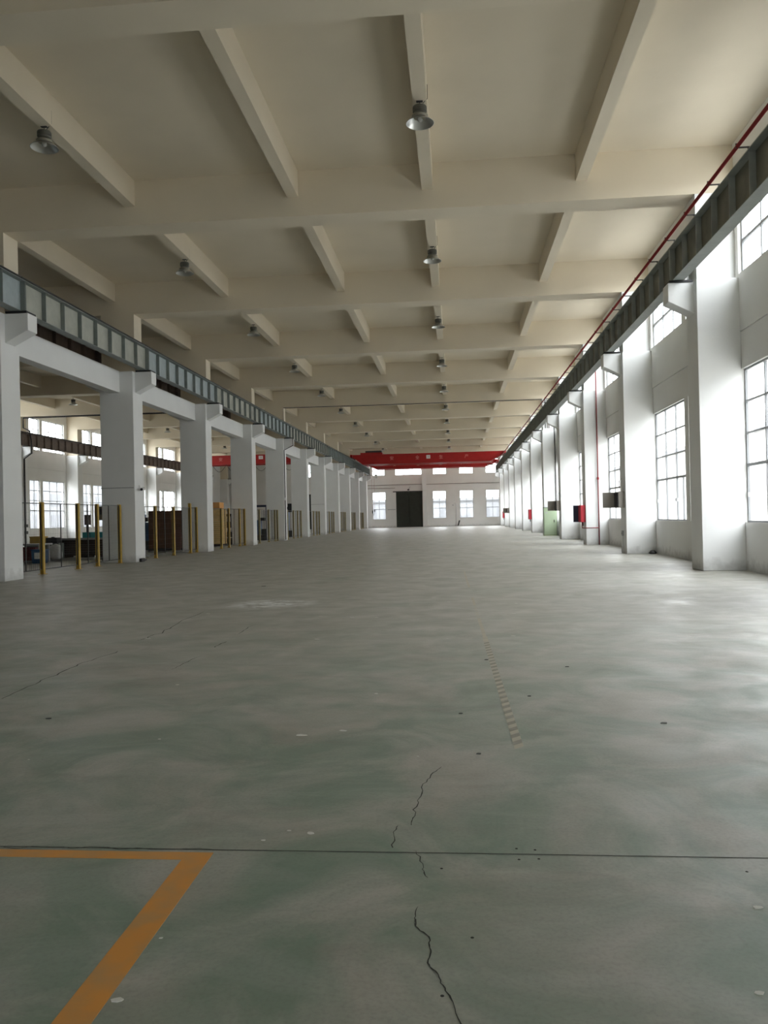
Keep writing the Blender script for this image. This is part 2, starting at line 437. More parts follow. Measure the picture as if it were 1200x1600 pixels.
# far wall
fw = thing('wall_far', kind='structure')
FL = [(-10.5, -8.85, 2), (-2.82, -1.15, 2), (.59, 2.28, 2), (3.89, 5.55, 2), (-26.9, -25.6, 2)]
FU = [(-10.5, -8.89, 2), (-7.57, -4.2, 3), (-2.75, -1.06, 2), (.57, 2.33, 2), (3.91, 5.5, 2), (-20, -17.6, 2)]
D1 = (-7.5, -4.13, 0, 4.5); D2 = (-20.6, -17.2, 0, 4.5)
H = [(a, b, 1.07, 4.53) for a, b, _ in FL[:4]] + [(a, b, 6.68, 8.5) for a, b, _ in FU] + [D1, D2]
m = MB()
for a, b, q, r in wall_cells([WL - .25, WR + .25], [0, 5.38], [h for h in H if h[3] < 5]): m.box(a, b, YF + .02, YF + .25, q, r)
m.obj('masonry_infill', M_WALL, fw)
box(WL - .25, WR + .25, YF + .08, YF + .25, 5.38, 5.4).obj('joint', M_WALL, fw)
m = MB()
for a, b, q, r in wall_cells([WL - .25, WR + .25], [5.4, ZS], [h for h in H if h[3] > 5]): m.box(a, b, YF, YF + .25, q, r)
m.obj('upper_wall', M_WALL, fw)
box(-4.1, -3.62, YF - .35, YF, 0, ZS).obj('pier', M_COL, fw)
box(-12.0, -11.3, YF - .35, YF, 0, ZS).obj('pier', M_COL, fw)
for a, b, c_ in FL[:4]: window('y', YF + .15, a, b, 1.07, 4.53, c_, (2.35, 3.06, 3.77), True, -1)
for a, b, c_ in FU: window('y', YF + .15, a, b, 6.68, 8.5, c_, (7.3,), True, -1)
for n, dd in enumerate((D1, D2)):
    d = thing('door_%d' % (n + 1), kind='structure')
    xm = (dd[0] + dd[1]) / 2
    box(dd[0] - .1, dd[1] + .1, YF + .12, YF + .16, 0, 4.6).obj('light_stop_sheet', M_DOOR, d)  # added behind the leaves to stop sky light leaking through the gaps
    for a, b in ((dd[0], xm - .01), (xm + .01, dd[1])):
        lf = box(a, b, YF + .05, YF + .10, .0, 4.5).obj('door_leaf', M_DOOR, d)
        r = MB()
        for z in (.1, 1.1, 2.2, 3.3, 4.35): r.box(a + .03, b - .03, YF + .02, YF + .05, z, z + .09)
        for x in (a + .03, b - .12): r.box(x, x + .09, YF + .015, YF + .05, .1, 4.44)
        r.obj('stiffening_rail', M_DOOR, lf)
    box(xm - .14, xm - .1, YF - .02, YF + .02, 1.0, 1.3).obj('door_handle', M_DARK, d)
box(-7.9, -3.8, YF - .06, YF - .01, 4.5, 4.62).obj('door_track', M_DARK, fw)
# back wall behind the camera
bw = thing('wall_back', kind='structure')
BH = [(a, b, 1.07, 4.53) for a, b in ((-6.9, -4.3), (-2.8, -.2), (.59, 3.2), (3.6, 5.6))]  # unseen windows added to brighten the camera-facing sides of the columns
m = MB()
for a, b, q, r in wall_cells([WL - .25, WR + .25], [0, ZS], BH): m.box(a, b, YB - .25, YB, q, r)
m.obj('masonry', M_WALL, bw)
for h in BH: window('y', YB - .15, h[0], h[1], h[2], h[3], 2, (2.35, 3.06, 3.77), False, 1)
tag(box(-12, WR - .02, YF - .55, YF - .01, 0, .04).obj('baseboard_far', M_COL), kind='structure')

# ------------------------------------------------------------------ columns
def column(row, k, label):
    y = Yk(k); t = thing('column', label, 'column', group={'R': 'columns along the right wall', 'L': 'freestanding columns of the middle row', 'W': 'columns along the far left wall'}[row])
    if row == 'R': x0, x1, ux0, ux1, tips = XR, WR + .02, XR + .07, WR, ((XR, 4.93),)
    elif row == 'L': x0, x1, ux0, ux1, tips = -12.08, XL, -12.08, XL, ((XL, -10.31), (-12.08, -12.67))
    else: x0, x1, ux0, ux1, tips = WL - .02, -28.5, WL, -28.57, ((-28.5, -27.93),)
    t.location = ((x0 + x1) / 2, y + .42, 0); off = Vector(t.location)
    def P(m, name, mt, bev=0): 
        m.v = [(a - off.x, b - off.y, c_ - off.z) for a, b, c_ in m.v]; return m.obj(name, mt, t, bevel=bev)
    P(box(x0, x1, y, y + .84, 0, 6.55), 'shaft', M_COL, .012)
    P(box(ux0, ux1, y + .2, y + .85, 6.55, ZB), 'upper_shaft', M_CEIL if row != 'R' else M_COL)
    for xb, xt in tips:
        s = 1 if xt > xb else -1
        P(MB().prism([(xb - s * .01, 5.83), (xt, 6.13), (xt, 6.55), (xb - s * .01, 6.55)], 'y', y + .2, y + .64), 'corbel', M_COL, .01)
        xm = (xb + xt) / 2
        P(box(min(xt, xb) + .03, max(xt, xb) - .02, y + .17, y + .62, 6.55, 6.6), 'bearing_plate', M_BLACK)
for k in range(-2, 11):
    column('R', k, '%s white concrete column along the right window wall, counted from the camera end' % ORD[k + 2])
    column('L', k, '%s freestanding white concrete column of the middle row, counted from the camera end' % ORD[k + 2])
    column('W', k, '%s white concrete column against the far left window wall, counted from the camera end' % ORD[k + 2])

# tie beams between the middle columns
for k in range(-2, 10):
    y = Yk(k)
    o = box(-11.75, -11.36, y + .84, y + 8, 5.82, 6.56).obj('tie_beam', M_COL, bevel=.01)
    tag(o, 'white concrete tie beam linking the %s and %s freestanding columns of the middle row' % (ORD[k + 2], ORD[k + 3]), 'beam', 'tie beams of the middle column row')

# ------------------------------------------------------------------ crane runway girders
cache = {}
def girder(xc, k, web, flg, sidename, side):
    y = Yk(k) + .42; ln = 7.98
    t = thing('crane_girder', '%s crane runway girder %s' % (ORD[k + 2], sidename), 'girder', (xc, y, 6.6), 'crane runway girders ' + sidename)
    key = (web.name, flg.name, side)
    if key not in cache:
        cache[key] = dict(
            web=box(-.006, .006, 0, ln, .014, .80).mesh('web', web),
            bf=box(-.13, .13, 0, ln, 0, .014).mesh('flange', flg), tf=box(-.15, .15, 0, ln, .78, .80).mesh('flange', flg),
            st=box(.0, .115, -.006, .006, .014, .78).mesh('stiffener', flg),
            st2=box(-.115, .0, -.006, .006, .014, .78).mesh('stiffener', flg),
            ep=box(-.13, .13, 0, .02, .014, .78).mesh('end_plate', flg),
            rail=MB().prism([(-.05, .80), (.05, .80), (.05, .815), (.012, .83), (.012, .88), (.03, .89), (.03, .92), (-.03, .92), (-.03, .89), (-.012, .88), (-.012, .83), (-.05, .815)], 'y', 0, ln).mesh('crane_rail', M_DARK))
    c_ = cache[key]
    put('web', c_['web'], t); put('flange', c_['bf'], t); put('flange', c_['tf'], t); put('crane_rail', c_['rail'], t)
    put('end_plate', c_['ep'], t, (0, 0, 0)); put('end_plate', c_['ep'], t, (0, ln - .02, 0))
    for i in range(1, 8):
        put('stiffener', c_['st'], t, (.006, i, 0)); put('stiffener', c_['st2'], t, (-.006, i, 0))
    if k < 2:
        # bolts through the end plates
        b = MB()
        for z in (.15, .27, .39, .51, .63):
            for x in (-.075, .075): b.box(x - .013, x + .013, -.02, 0, z - .013, z + .013)
        b.obj('bolt', M_DARK, t)['kind'] = 'stuff'
for k in range(-2, 10):
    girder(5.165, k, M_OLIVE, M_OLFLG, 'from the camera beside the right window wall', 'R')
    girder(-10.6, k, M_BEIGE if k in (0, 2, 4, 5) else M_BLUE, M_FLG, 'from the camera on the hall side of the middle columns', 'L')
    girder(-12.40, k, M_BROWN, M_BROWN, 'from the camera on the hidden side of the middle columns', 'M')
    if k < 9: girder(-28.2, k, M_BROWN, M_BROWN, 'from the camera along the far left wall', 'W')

# red conductor pipe with brackets along the right runway
t = thing('conductor_rail', 'long thin red conductor pipe running above the right runway girders', 'pipe', (4.94, 2.9, 7.57))
MB().tube([(0, 0, 0), (0, 95, 0)], .034, 8).obj('red_pipe', M_REDPIPE, t, smooth=True)
MB().tube([(.05, 0, .05), (.05, 95, .05)], .010, 6).obj('thin_conductor', M_REDPIPE, t, smooth=True)
me = MB().box(-.03, .2, -.012, .012, -.03, -.01).box(-.03, .0, -.012, .012, -.03, .05).box(.17, .2, -.012, .012, -.165, -.01).mesh('bracket', M_DARK)
for i in range(61): put('bracket', me, t, (0, .4 + 1.55 * i, 0))

# ------------------------------------------------------------------ high bay lamps
def lampmesh():
    d = {}
    d['ceiling_hook'] = MB().box(-.06, .06, -.03, .03, -.012, 0).tube([(0, 0, -.01), (0, 0, -.10)], .008, 6).mesh('ceiling_hook', M_DARK)
    d['ballast_housing'] = MB().lathe([(0.06, -0.095), (0.12, -0.1), (0.13, -0.115), (0.13, -0.165), (0.125, -0.17), (0.125, -0.185), (0.13, -0.19), (0.13, -0.2), (0.115, -0.205), (0.115, -0.25), (0.13, -0.2533), (0.09, -0.2665)], n=28).mesh('ballast_housing', mat('lamp_housing', (.10, .10, .085), .5), smooth=True)
    d['neck'] = MB().lathe([(0.115, -0.2665), (0.15, -0.2698), (0.15, -0.2797), (0.12, -0.2896), (0.12, -0.3028)], n=28).mesh('neck', mat('lamp_neck', (.32, .30, .24), .4, metal=.5), smooth=True)
    d['reflector'] = MB().lathe([(0.12, -0.2995), (0.15, -0.3127), (0.19, -0.3424), (0.225, -0.3754), (0.255, -0.4084), (0.262, -0.4117), (0.256, -0.415), (0.25, -0.4084), (0.22, -0.3767), (0.185, -0.3444), (0.145, -0.316), (0.115, -0.3048)], n=40, caps=False).mesh('reflector', M_REFL, smooth=True)
    d['bulb'] = MB().lathe([(0.02, -0.3028), (0.045, -0.316), (0.05, -0.349), (0.03, -0.3754), (0.005, -0.382)], n=14).mesh('bulb', mat('lamp_bulb', (.6, .6, .58), .2), smooth=True)
    return d
LM = lampmesh()
def lamp(x, y, label, group):
    t = thing('high_bay_lamp', label, 'lamp', (x, y, ZSEC), group)
    for n, me in LM.items(): put(n, me, t)
    if y < 30:
        MB().tube([(.02, .0, -.09), (.10, 0, .0), (.145, 0, .04), (.145, .0, .3)], .006, 6).obj('power_cable', M_DARK, t)
for j in range(0, 11):
    y = 14.7 + 8.0 * j
    lamp(-.49, y, 'unlit aluminium high bay lamp, %s from the front in the centre row' % ORD[j], 'high bay lamps of the centre row')
    lamp(-7.70, y, 'unlit aluminium high bay lamp, %s from the front in the left row' % ORD[j], 'high bay lamps of the left row')
for j in range(2, 11):
    lamp(-22.95, 14.7 + 8 * j, 'unlit high bay lamp over the side bay, %s from the front' % ORD[j - 2], 'high bay lamps of the side bay')

# ------------------------------------------------------------------ bridge cranes
def text_obj(body, size, m, parent, loc, rot, name='lettering'):
    cu = bpy.data.curves.new(name, 'FONT'); cu.body = body; cu.size = size; cu.extrude = .004; cu.align_x = 'CENTER'; cu.align_y = 'CENTER'
    cu.materials.append(m)
    tmp = bpy.data.objects.new('tmp', cu); C.objects.link(tmp); dg = bpy.context.evaluated_depsgraph_get()
    me = bpy.data.meshes.new_from_object(tmp.evaluated_get(dg)); bpy.data.objects.remove(tmp)
    o = put(name, me, parent, loc); o.rotation_euler = rot; return o
def crane(y, x0, x1, zb, zt, label, chars, width=2.2, plate=None, depth2=True, trolley=None):
    t = thing('bridge_crane', label, 'crane', ((x0 + x1) / 2, y, 7.52)); ox, oy, oz = t.location
    def P(m, name, mt, par=t, bev=0):
        m.v = [(a - ox, b - oy, c_ - oz) for a, b, c_ in m.v]; o = m.obj(name, mt, par, bevel=bev); return o
    zr = 7.52
    for yy in (y, y + width - .4):
        prof = [(x0, zr + .2), (x0 + 1.15, zb), (x1 - 1.5, zb), (x1, zr + .2), (x1, zt), (x0, zt)]
        P(MB().prism(prof, 'y', yy, yy + .4), 'main_girder', M_RED)
        f = MB(); f.box(x0 + 1.2, x1 - 1.2, yy - .04, yy + .44, zb - .015, zb); f.box(x0, x1, yy - .04, yy + .44, zt, zt + .015)
        P(f, 'girder_flange', M_RED)
    for xx in (x0 + .02, x1 - .02):
        s = -1 if xx < (x0 + x1) / 2 else 1
        P(box(xx - .12, xx + .12, y - .5, y + width + .5, zr + .08, zr + .34), 'end_truck', M_RED)
        for yy in (y - .3, y + width + .3):
            w_ = MB()
            w_.lathe([(.1, -.04), (.13, -.04), (.13, .04), (.1, .04)], n=16)
            w_.v = [(c_ + xx, b + yy, a + zr + .13) for a, b, c_ in w_.v]
            P(w_, 'wheel', M_DARK)
        P(box(xx - .05, xx + .05, y + width + .5, y + width + .58, zr + .14, zr + .24), 'buffer', M_BLACK)
    if chars:
        for i, (cx, ch) in enumerate(chars):
            text_obj(ch, .42, mat('pale_pink_lettering', (.70, .30, .27), .6), t, (cx - ox, -.012, (zb + zt) / 2 + .05 - oz), (math.pi / 2, 0, 0))
    if plate:
        a, b, q, r = plate
        p = P(box(a, b, y - .03, y, q, r), 'load_plate', M_WHITE)
        text_obj('10', .2, mat('plate_red', (.5, .05, .05), .6), p, ((a + b) / 2 - ox, -.035, (q + r) / 2 - oz), (math.pi / 2, 0, 0))
    if trolley:
        a, b = trolley
        P(box(a, b, y + .1, y + width - .1, zt + .02, zt + .22), 'trolley', M_RED)
        P(box(a + .5, b - .1, y + .3, y + 1.4, zt + .22, zt + .42), 'hoist_motor', M_DARK)
    return t
crane(82.5, -10.6, 5.165, 6.86, 7.86, 'red double-girder bridge crane spanning the hall, the nearer of the two at the far end',
      [(-6.43, '安'), (-3.78, '全'), (-1.35, '生'), (1.27, '产')], plate=(-2.85, -2.45, 7.3, 7.66), trolley=(-9.7, -7.4))
crane(96.2, -10.6, 5.165, 7.18, 7.98, 'red bridge crane spanning the hall, the farther one seen below the near crane',
      [(-7.19, '安'), (-4.35, '全'), (-1.68, '生'), (.98, '产')], width=1.9)
crane(82.8, -28.2, -12.45, 7.28, 8.22, 'red bridge crane spanning the side bay behind the middle columns', [(-24.6, '安'), (-21.8, '全')], plate=(-20.5, -20.05, 7.75, 8.1))
# walkway at the right of far crane
tag(box(3.9, 4.9, 95.3, 96.1, 7.3, 7.36).obj('crane_walkway', M_BOX), 'grey steel walkway plate at the right end of the farther red crane', 'walkway')
# hook block below the far crane
t = thing('crane_hook', 'small black hook block hanging at the left under the red cranes', 'hook', (-9.45, 96.4, 6.45))
MB().tube([(0, 0, .75), (0, 0, .2)], .02, 6).obj('hoist_rope', M_DARK, t)
MB().box(-.16, -.08, -.05, .05, -.02, .35).box(.08, .16, -.05, .05, -.02, .35).box(-.16, .16, -.05, .05, -.08, .06).obj('pulley_block', M_BLACK, t)
MB().tube([(0, 0, -.06), (0, 0, -.16), (.08, 0, -.24), (.03, 0, -.34), (-.08, 0, -.32), (-.12, 0, -.22)], .03, 8).obj('hook', M_BLACK, t)
t = thing('pendant_control', 'thin red pendant cables with a black control hanging before the far left window', 'control', (-8.64, 84.5, 1.88))
MB().tube([(-.08, 0, 0), (-.12, 0, 2), (-.15, 0, 5.1)], .012, 6).obj('cable', M_REDPIPE, t)
MB().tube([(.14, 0, .1), (.12, 0, 2), (.15, 0, 5.1)], .012, 6).obj('cable', M_REDPIPE, t)
MB().tube([(-.08, 0, .0), (-.05, 0, -.25), (.05, 0, -.3), (.12, 0, -.1), (.14, 0, .1)], .018, 6).obj('cable_loop', M_BLACK, t)
box(-.14, -.04, -.04, .04, -.1, .22).obj('button_box', M_BLACK, t)
box(.08, .18, -.04, .04, .05, .3).obj('button_box', M_BLACK, t)
# festoon cable under the side-bay crane
m = MB(); pts = []
for i in range(9):
    for s in range(8):
        tt = s / 8; pts.append((-27.0 + (i + tt) * 1.5, 82.78, 7.26 - .75 * math.sin(math.pi * tt)))
tag(m.tube(pts, .02, 6).obj('festoon_cable', M_DARK), 'dark festoon cable looping below the red crane of the side bay', 'cable')

# ------------------------------------------------------------------ pipes, cables and boxes on the columns
y2 = Yk(2)
t = thing('fire_pipe', 'red vertical fire pipe on a right hand column with a branch to the hydrant box', 'pipe', (6.02, y2 - .07, 0))
MB().tube([(0, 0, 0), (0, 0, ZB)], .026, 10).obj('riser', M_RISER, t, smooth=True)
MB().tube([(0, -.02, .72), (-.62, -.02, .72), (-.66, .2, .72), (-.66, .25, .95)], .02, 8).obj('branch', M_RISER, t, smooth=True)
MB().lathe([(.05, -.05), (.05, .05)], 0, 0, 2.8, 12).obj('collar', M_REDPIPE, t)
def hydrant(k, label, door=True):
    y = Yk(k); t = thing('hydrant_box', label, 'hydrant box', (XR, y + .1, .97), 'red hydrant boxes on the right columns')
    b = box(-.2, 0, 0, .65, 0, .72).obj('cabinet', M_REDBOX, t, bevel=.01)
    box(-.212, -.2, .04, .61, .04, .68).obj('door_panel', M_REDBOX, b)
    if door: box(-.42, -.2, .62, .65, 0, .72).obj('open_door', M_NAVY, t)
    MB().tube([(-.1, .2, 0), (-.1, .2, -.16)], .035, 8).obj('valve', M_DARK, t)
hydrant(2, 'red hydrant box on the fifth right hand column, the nearest with a dark open door')
hydrant(5, 'red hydrant box past the pale green cabinet, middle one of three', False)
hydrant(9, 'red hydrant box on the column nearest the far wall, smallest of three', False)
def ebox(k, label):
    y = Yk(k); t = thing('electrical_box', label, 'electrical box', (XR, y + .15, 1.5), 'grey electrical boxes on the right columns')
    box(-.2, 0, 0, .6, 0, .53).obj('case', M_BOX, t, bevel=.008)
    box(-.6, -.2, .58, .6, .01, .52).obj('open_door', M_BOX, t)
    box(-.23, -.2, .02, .58, .03, .5).obj('dark_interior', M_BLACK, t)
    MB().tube([(-.1, .3, .53), (-.1, .3, .9), (-.02, .3, .95)], .014, 6).obj('conduit', M_GREY, t)
ebox(1, 'grey brown electrical box with open door on the column before the red fire pipe')
ebox(3, 'brown electrical box just before the pale green cabinet')
ebox(8, 'small grey brown electrical box on a column far down the right side')
# green switch cabinet
t = thing('switch_cabinet', 'pale green metal switch cabinet standing in front of a right hand column', 'cabinet', (5.42, Yk(4) - .52, 0))
b = box(0, .78, 0, .48, .08, 1.72).obj('body', M_GREEN, t, bevel=.01)
box(0, .78, .01, .47, 0, .08).obj('plinth', mat('green_plinth', (.30, .36, .22), .5), t)
box(.03, .75, -.02, 0, .22, 1.52).obj('door', M_GREEN, t)
box(.60, .64, -.05, -.02, .82, .98).obj('handle', M_DARK, t)
box(.03, .75, -.015, 0, 1.56, 1.69).obj('header_panel', M_GREEN, t)
box(-.01, .79, -.02, .49, 1.72, 1.75).obj('top_cap', mat('green_cap', (.10, .14, .11), .5), t)
box(.10, .22, -.024, -.02, 1.38, 1.46).obj('name_plate', M_GREY, t)
tag(MB().tube([(6.25, Yk(4) - .06, 0), (6.25, Yk(4) - .06, 5), (6.2, Yk(4) + .1, 8.5)], .03, 8).obj('cable_riser', M_BLACK), 'black cable riser beside the column behind the pale green cabinet', 'cable')
for i, xx in enumerate((5.72, 5.85, 5.95)):
    tag(MB().tube([(xx, Yk(4) + .16, 6.7), (xx, Yk(4) + .16, 8.55)], .022, 6).obj('ceiling_drop_cable', M_BLACK if i == 0 else M_BROWN),
        '%s of three thin dark cables dropping behind the right runway girder' % ('leftmost', 'middle', 'rightmost')[i], 'cable', 'dark cables dropping to the right runway')
# cable crossing the ceiling on the seventh frame and running down the left column
yy = Yk(4) + .15
t = thing('crossing_cable', 'thin black cable under a cross beam and down a left column to a switch', 'cable', (XL, yy, 0))
MB().tube([(.03, 0, 2.7), (.03, 0, 5.8), (.62, 0, 6.1), (.62, 0, 6.55), (.62, 0, 6.58)], .025, 8).obj('lower_cable', M_BLACK, t)
MB().tube([(.03, 0, 7.4), (.03, 0, ZB - .03), (5, .0, ZB - .05), (16.4, 0, ZB - .04)], .022, 8).obj('upper_cable', M_BLACK, t)
MB().tube([(.03, 0, .05), (.03, 0, 2.6)], .03, 8).obj('conduit', M_BLACK, t)
box(0, .08, -.06, .06, 2.58, 2.74).obj('switch', M_WHITE, t)
# cctv and conduit on the fourth middle column (second visible)
t = thing('security_camera', 'small white security camera with bracket on the second visible middle column', 'camera', (XL, Yk(1) + .42, 2.55))
box(0, .05, -.08, .08, -.08, .1).obj('mount', M_WHITE, t)
MB().tube([(.04, 0, 0), (.16, -.02, -.02)], .02, 8).obj('arm', M_WHITE, t)
MB().tube([(.12, .08, -.02), (.16, -.22, -.05)], .055, 12).obj('camera_body', M_WHITE, t)
MB().tube([(.16, -.22, -.05), (.161, -.235, -.052)], .045, 12).obj('lens', M_BLACK, t)
for k, lab in ((1, 'thin grey conduit across the face of the second visible middle column'), (6, 'thin grey conduit across a middle column far down the row')):
    tag(MB().tube([(-12.08, Yk(k) - .02, 2.56), (-10.93, Yk(k) - .02, 2.56)], .018, 6).obj('conduit', M_GREY), lab, 'conduit')
# foot protector scraps on column
tag(MB().box(-10.89, -10.80, Yk(1) + .25, Yk(1) + .55, 0, .12).box(-10.88, -10.82, Yk(1) + .5, Yk(1) + .75, .02, .08).obj('foot_bracket', M_BLACK), 'small black bracket at the foot of the second visible middle column', 'bracket')
# socket on the right column
t = thing('wall_socket', 'small grey socket box with conduit to the floor on a right hand column', 'socket', (XR, Yk(1) + .5, .58))
box(-.05, 0, -.08, .08, 0, .17).obj('socket_box', M_GREY, t, bevel=.006)
MB().tube([(-.02, 0, 0), (-.02, 0, -.56)], .018, 6).obj('conduit', M_WHITE, t)
box(-.055, -.05, -.03, .03, .05, .11).obj('socket_face', M_DARK, t)
tag(MB().lathe([(.11, 0), (.13, .04), (.08, .10), (.03, .12)], 6.28, Yk(1) + .95 - 1.1, 0, 9).obj('debris_lump', M_DARK), 'small dark lump of debris on the floor between two right hand columns', 'debris')
# pipes on the far wall
t = thing('wall_pipe', 'pale vertical pipe on the far wall between two windows', 'pipe', (.12, YF - .06, 0))
MB().tube([(0, 0, 0), (0, 0, 3.0), (-.3, 0, 3.05)], .035, 8).obj('riser', M_WHITE, t)
tag(MB().tube([(.30, YF - .3, .1), (.5, YF - .3, .75)], .09, 10).obj('fire_extinguisher', M_DARK), 'small dark cylinder leaning at the foot of the far wall', 'extinguisher')
tag(MB().box(-.36, -.22, YF - .04, YF + .02, 2.63, 2.77).obj('far_wall_socket', M_GREY), 'tiny grey socket on the far wall', 'socket')
tag(MB().tube([(-11.15, YF - .03, 0), (-11.15, YF - .03, 3.8)], .035, 8).obj('downpipe', M_WHITE), 'white downpipe in the left corner of the far wall', 'pipe')
for a, b, z in ((-11.1, -4.2, 5.42), (-11.1, -7.6, 5.0)):
    tag(box(a, b, YF - .03, YF, z, z + .05).obj('cable_duct', M_BROWN), 'thin brown cable duct on the far wall %s' % ('above the dark door' if b > -5 else 'left of the dark door'), 'duct')
tag(box(-3.6, 6.4, YF - .03, YF, 5.4, 5.45).obj('cable_duct', M_BROWN), 'thin brown cable duct on the far wall over the three right windows', 'duct')
tag(box(-8.6, -7.6, YF - .05, YF + .02, 2.25, 2.35).obj('handrail', M_GREY), 'short grey rail on the far wall between window and dark door', 'rail')
t = thing('door_lamp', 'small dark lamp above the dark door in the far wall', 'lamp', (-5.9, YF - .1, 4.78))
box(-.12, .12, -.1, .1, -.08, .08).obj('case', M_DARK, t); MB().tube([(0, 0, .08), (.25, .09, .4)], .03, 6).obj('arm', M_GREY, t)
# drain pipe following the corbel on the far left wall
yw = Yk(4) + .3
tag(MB().tube([(-28.42, yw, 0), (-28.42, yw, 5.75), (-27.85, yw - .1, 6.1), (-27.85, yw - .1, 6.9), (-27.97, yw - .1, 7.6), (-28.45, yw, 7.8), (-28.45, yw, 8.46), (-24, yw, 8.48), (-13, yw, 8.48)], .05, 8).obj('drain_pipe', M_BLACK),
    'black pipe bending around the corbel of a far left wall column', 'pipe')
for z in (.75, 1.2):
    tag(box(-28.5, -28.38, Yk(4) + .3, Yk(4) + .55, z, z + .2).obj('switch_box', M_DARK), 'black switch box on the far left wall column, %s one' % ('lower' if z < 1 else 'upper'), 'switch box')
# ------------------------------------------------------------------ machine guard fences between the middle columns
XFN = -11.33
post_me = MB().box(-.05, -.02, -.05, .05, 0, 1.98).box(.02, .05, -.05, .05, 0, 1.98).box(-.02, .02, .02, .05, 0, 1.98).mesh('post', M_YEL)
post_far = post_me.copy(); post_far.materials[0] = mat('olive_post_paint', (.40, .33, .15), .5, noise=.2, nscale=8)  # duller olive yellow for the posts of the farther bays
foot_me = box(-.09, .09, -.09, .09, 0, .012).mesh('foot_plate', M_YEL)
def fence(k, posts, tall=None):
    t = thing('guard_fence', 'yellow post wire mesh guard fence between the %s and %s middle columns' % (ORD[k + 2], ORD[k + 3]), 'fence', (XFN, Yk(k) + .84, 0), 'guard fences between the middle columns')
    y0 = Yk(k) + .84
    ys = [p - y0 for p in posts]
    for y in ys:
        p = put('post', post_me if k < 3 else post_far, t, (0, y, 0)); put('foot_plate', foot_me, p)
        if tall is not None and abs(y + y0 - tall) < .01: p.scale = (1.1, 1.1, 1.08)
    e = [0.03] + ys
    if 7.1 - ys[-1] > .5: e.append(7.13)
    for a, b in zip(e[:-1], e[1:]):
        a2, b2 = a + .06, b - .06
        if b2 - a2 < .25: continue
        f = MB().box(-.012, .012, a2, b2, 1.93, 1.955).box(-.012, .012, a2, b2, .12, .145).box(-.012, .012, a2, a2 + .02, .12, 1.95).box(-.012, .012, b2 - .02, b2, .12, 1.95)
        if b2 - a2 > 1.: f.box(-.012, .012, (a2 + b2) / 2 - .012, (a2 + b2) / 2 + .012, .12, 1.95)
        f.obj('panel_frame', M_DARK, t)
        if k < 4:
            wm = MB(); r = .0013; y = a2 + .08
            while y < b2: wm.box(-r, r, y - r, y + r, .14, 1.94); y += .1
            z = .3
            while z < 1.9: wm.box(-r, r, a2, b2, z - r, z + r); z += .2
            o = wm.obj('wire_mesh', M_WIRE, t); o['kind'] = 'stuff'
fence(-2, [4.6, 6.6, 8.6])
fence(-1, [12.6, 14.6, 16.6])
fence(0, [21.1, 23.2, 24.5, 26.2])
fence(1, [29.44, 31.4, 33.42, 34.26], tall=33.42)
fence(2, [38.0, 39.3, 41.3, 42.3])
fence(3, [45.6, 47.9, 49.6, 50.3])
for k in range(4, 10):
    fence(k, [Yk(k) + 2.9, Yk(k) + 4.9, Yk(k) + 6.4, Yk(k) + 7.6])

# ------------------------------------------------------------------ side bay contents
def bx(t, name, m, x0, x1, y0, y1, z0, z1, bev=0, par=None):
    ox, oy, oz = t.location
    return box(x0 - ox, x1 - ox, y0 - oy, y1 - oy, z0 - oz, z1 - oz).obj(name, m, par or t, bevel=bev)
t = thing('timber_stack', 'low stack of dark timber planks on the floor behind the first fence', 'stack', (-14.8, 31, 0))
for x in (-15.7, -14.8, -13.9): bx(t, 'bearer', M_WOODD, x - .06, x + .06, 30.4, 31.6, 0, .1)
for i in range(7):
    a = random.uniform(-.06, .06)
    for j in range(4):
        bx(t, 'plank', M_WOODD, -15.95 + a, -13.65 + a, 30.4 + j * .31, 30.69 + j * .31, .1 + i * .09, .18 + i * .09)
t = thing('steel_tray', 'dark flat tray lying on the timber stack', 'tray', (-14.7, 31, .72))
bx(t, 'base', M_DARK, -15.7, -13.6, 30.6, 31.4, .72, .74); bx(t, 'rim', M_STEEL, -15.7, -13.6, 30.56, 30.6, .72, .80)
t = thing('workbench', 'grey workbench behind the nearest middle column', 'workbench', (-15.9, 27.8, 0))
bx(t, 'bench_top', M_GREY, -17, -14.75, 27.4, 28.2, .62, .68)
for x in (-16.9, -14.85):
    for y in (27.45, 28.1): bx(t, 'leg', M_GREY, x - .03, x + .03, y - .03, y + .03, 0, .62)
t = thing('maroon_toolbox', 'dark maroon cabinet under the grey workbench', 'cabinet', (-15.2, 27.5, 0))
bx(t, 'case', M_MAROON, -15.75, -15.0, 27.42, 27.95, 0.02, .56, .01)
for z in (.08, .25, .42): bx(t, 'drawer', M_MAROON, -15.7, -15.05, 27.40, 27.42, z, z + .13)
bx(t, 'label_plate', M_GREY, -15.4, -15.1, 27.39, 27.40, .03, .08)
t = thing('blue_bin', 'blue plastic bin with a pale panel beside the maroon cabinet', 'bin', (-14.65, 27.1, 0))
MB().prism([(-.2, 0), (.2, 0), (.23, .46), (-.23, .46)], 'y', -.18, .18).obj('bin_body', M_BLUEM, t, bevel=.015)
box(-.1, .14, -.195, -.18, .16, .38).obj('pale_panel', M_WHITE, t); box(-.25, .25, -.2, .2, .46, .49).obj('rim', M_BLUEM, t)
t = thing('steel_cupboard', 'low grey green cupboard against the side bay, behind the workbench', 'cupboard', (-16.1, 30.2, 0))
bx(t, 'case', mat('grey_green_paint', (.16, .19, .17), .5), -16.8, -15.4, 29.9, 30.35, 0, .62, .01)
for x in (-16.75, -16.05): bx(t, 'door', mat('grey_green_paint', (.16, .19, .17)), x, x + .62, 29.88, 29.9, .06, .58)
t = thing('yellow_crate', 'yellow plastic crate on the low cupboard', 'crate', (-16.3, 30.1, .62))
box(-.28, .28, -.17, .17, 0, .02).obj('base', M_YEL, t)
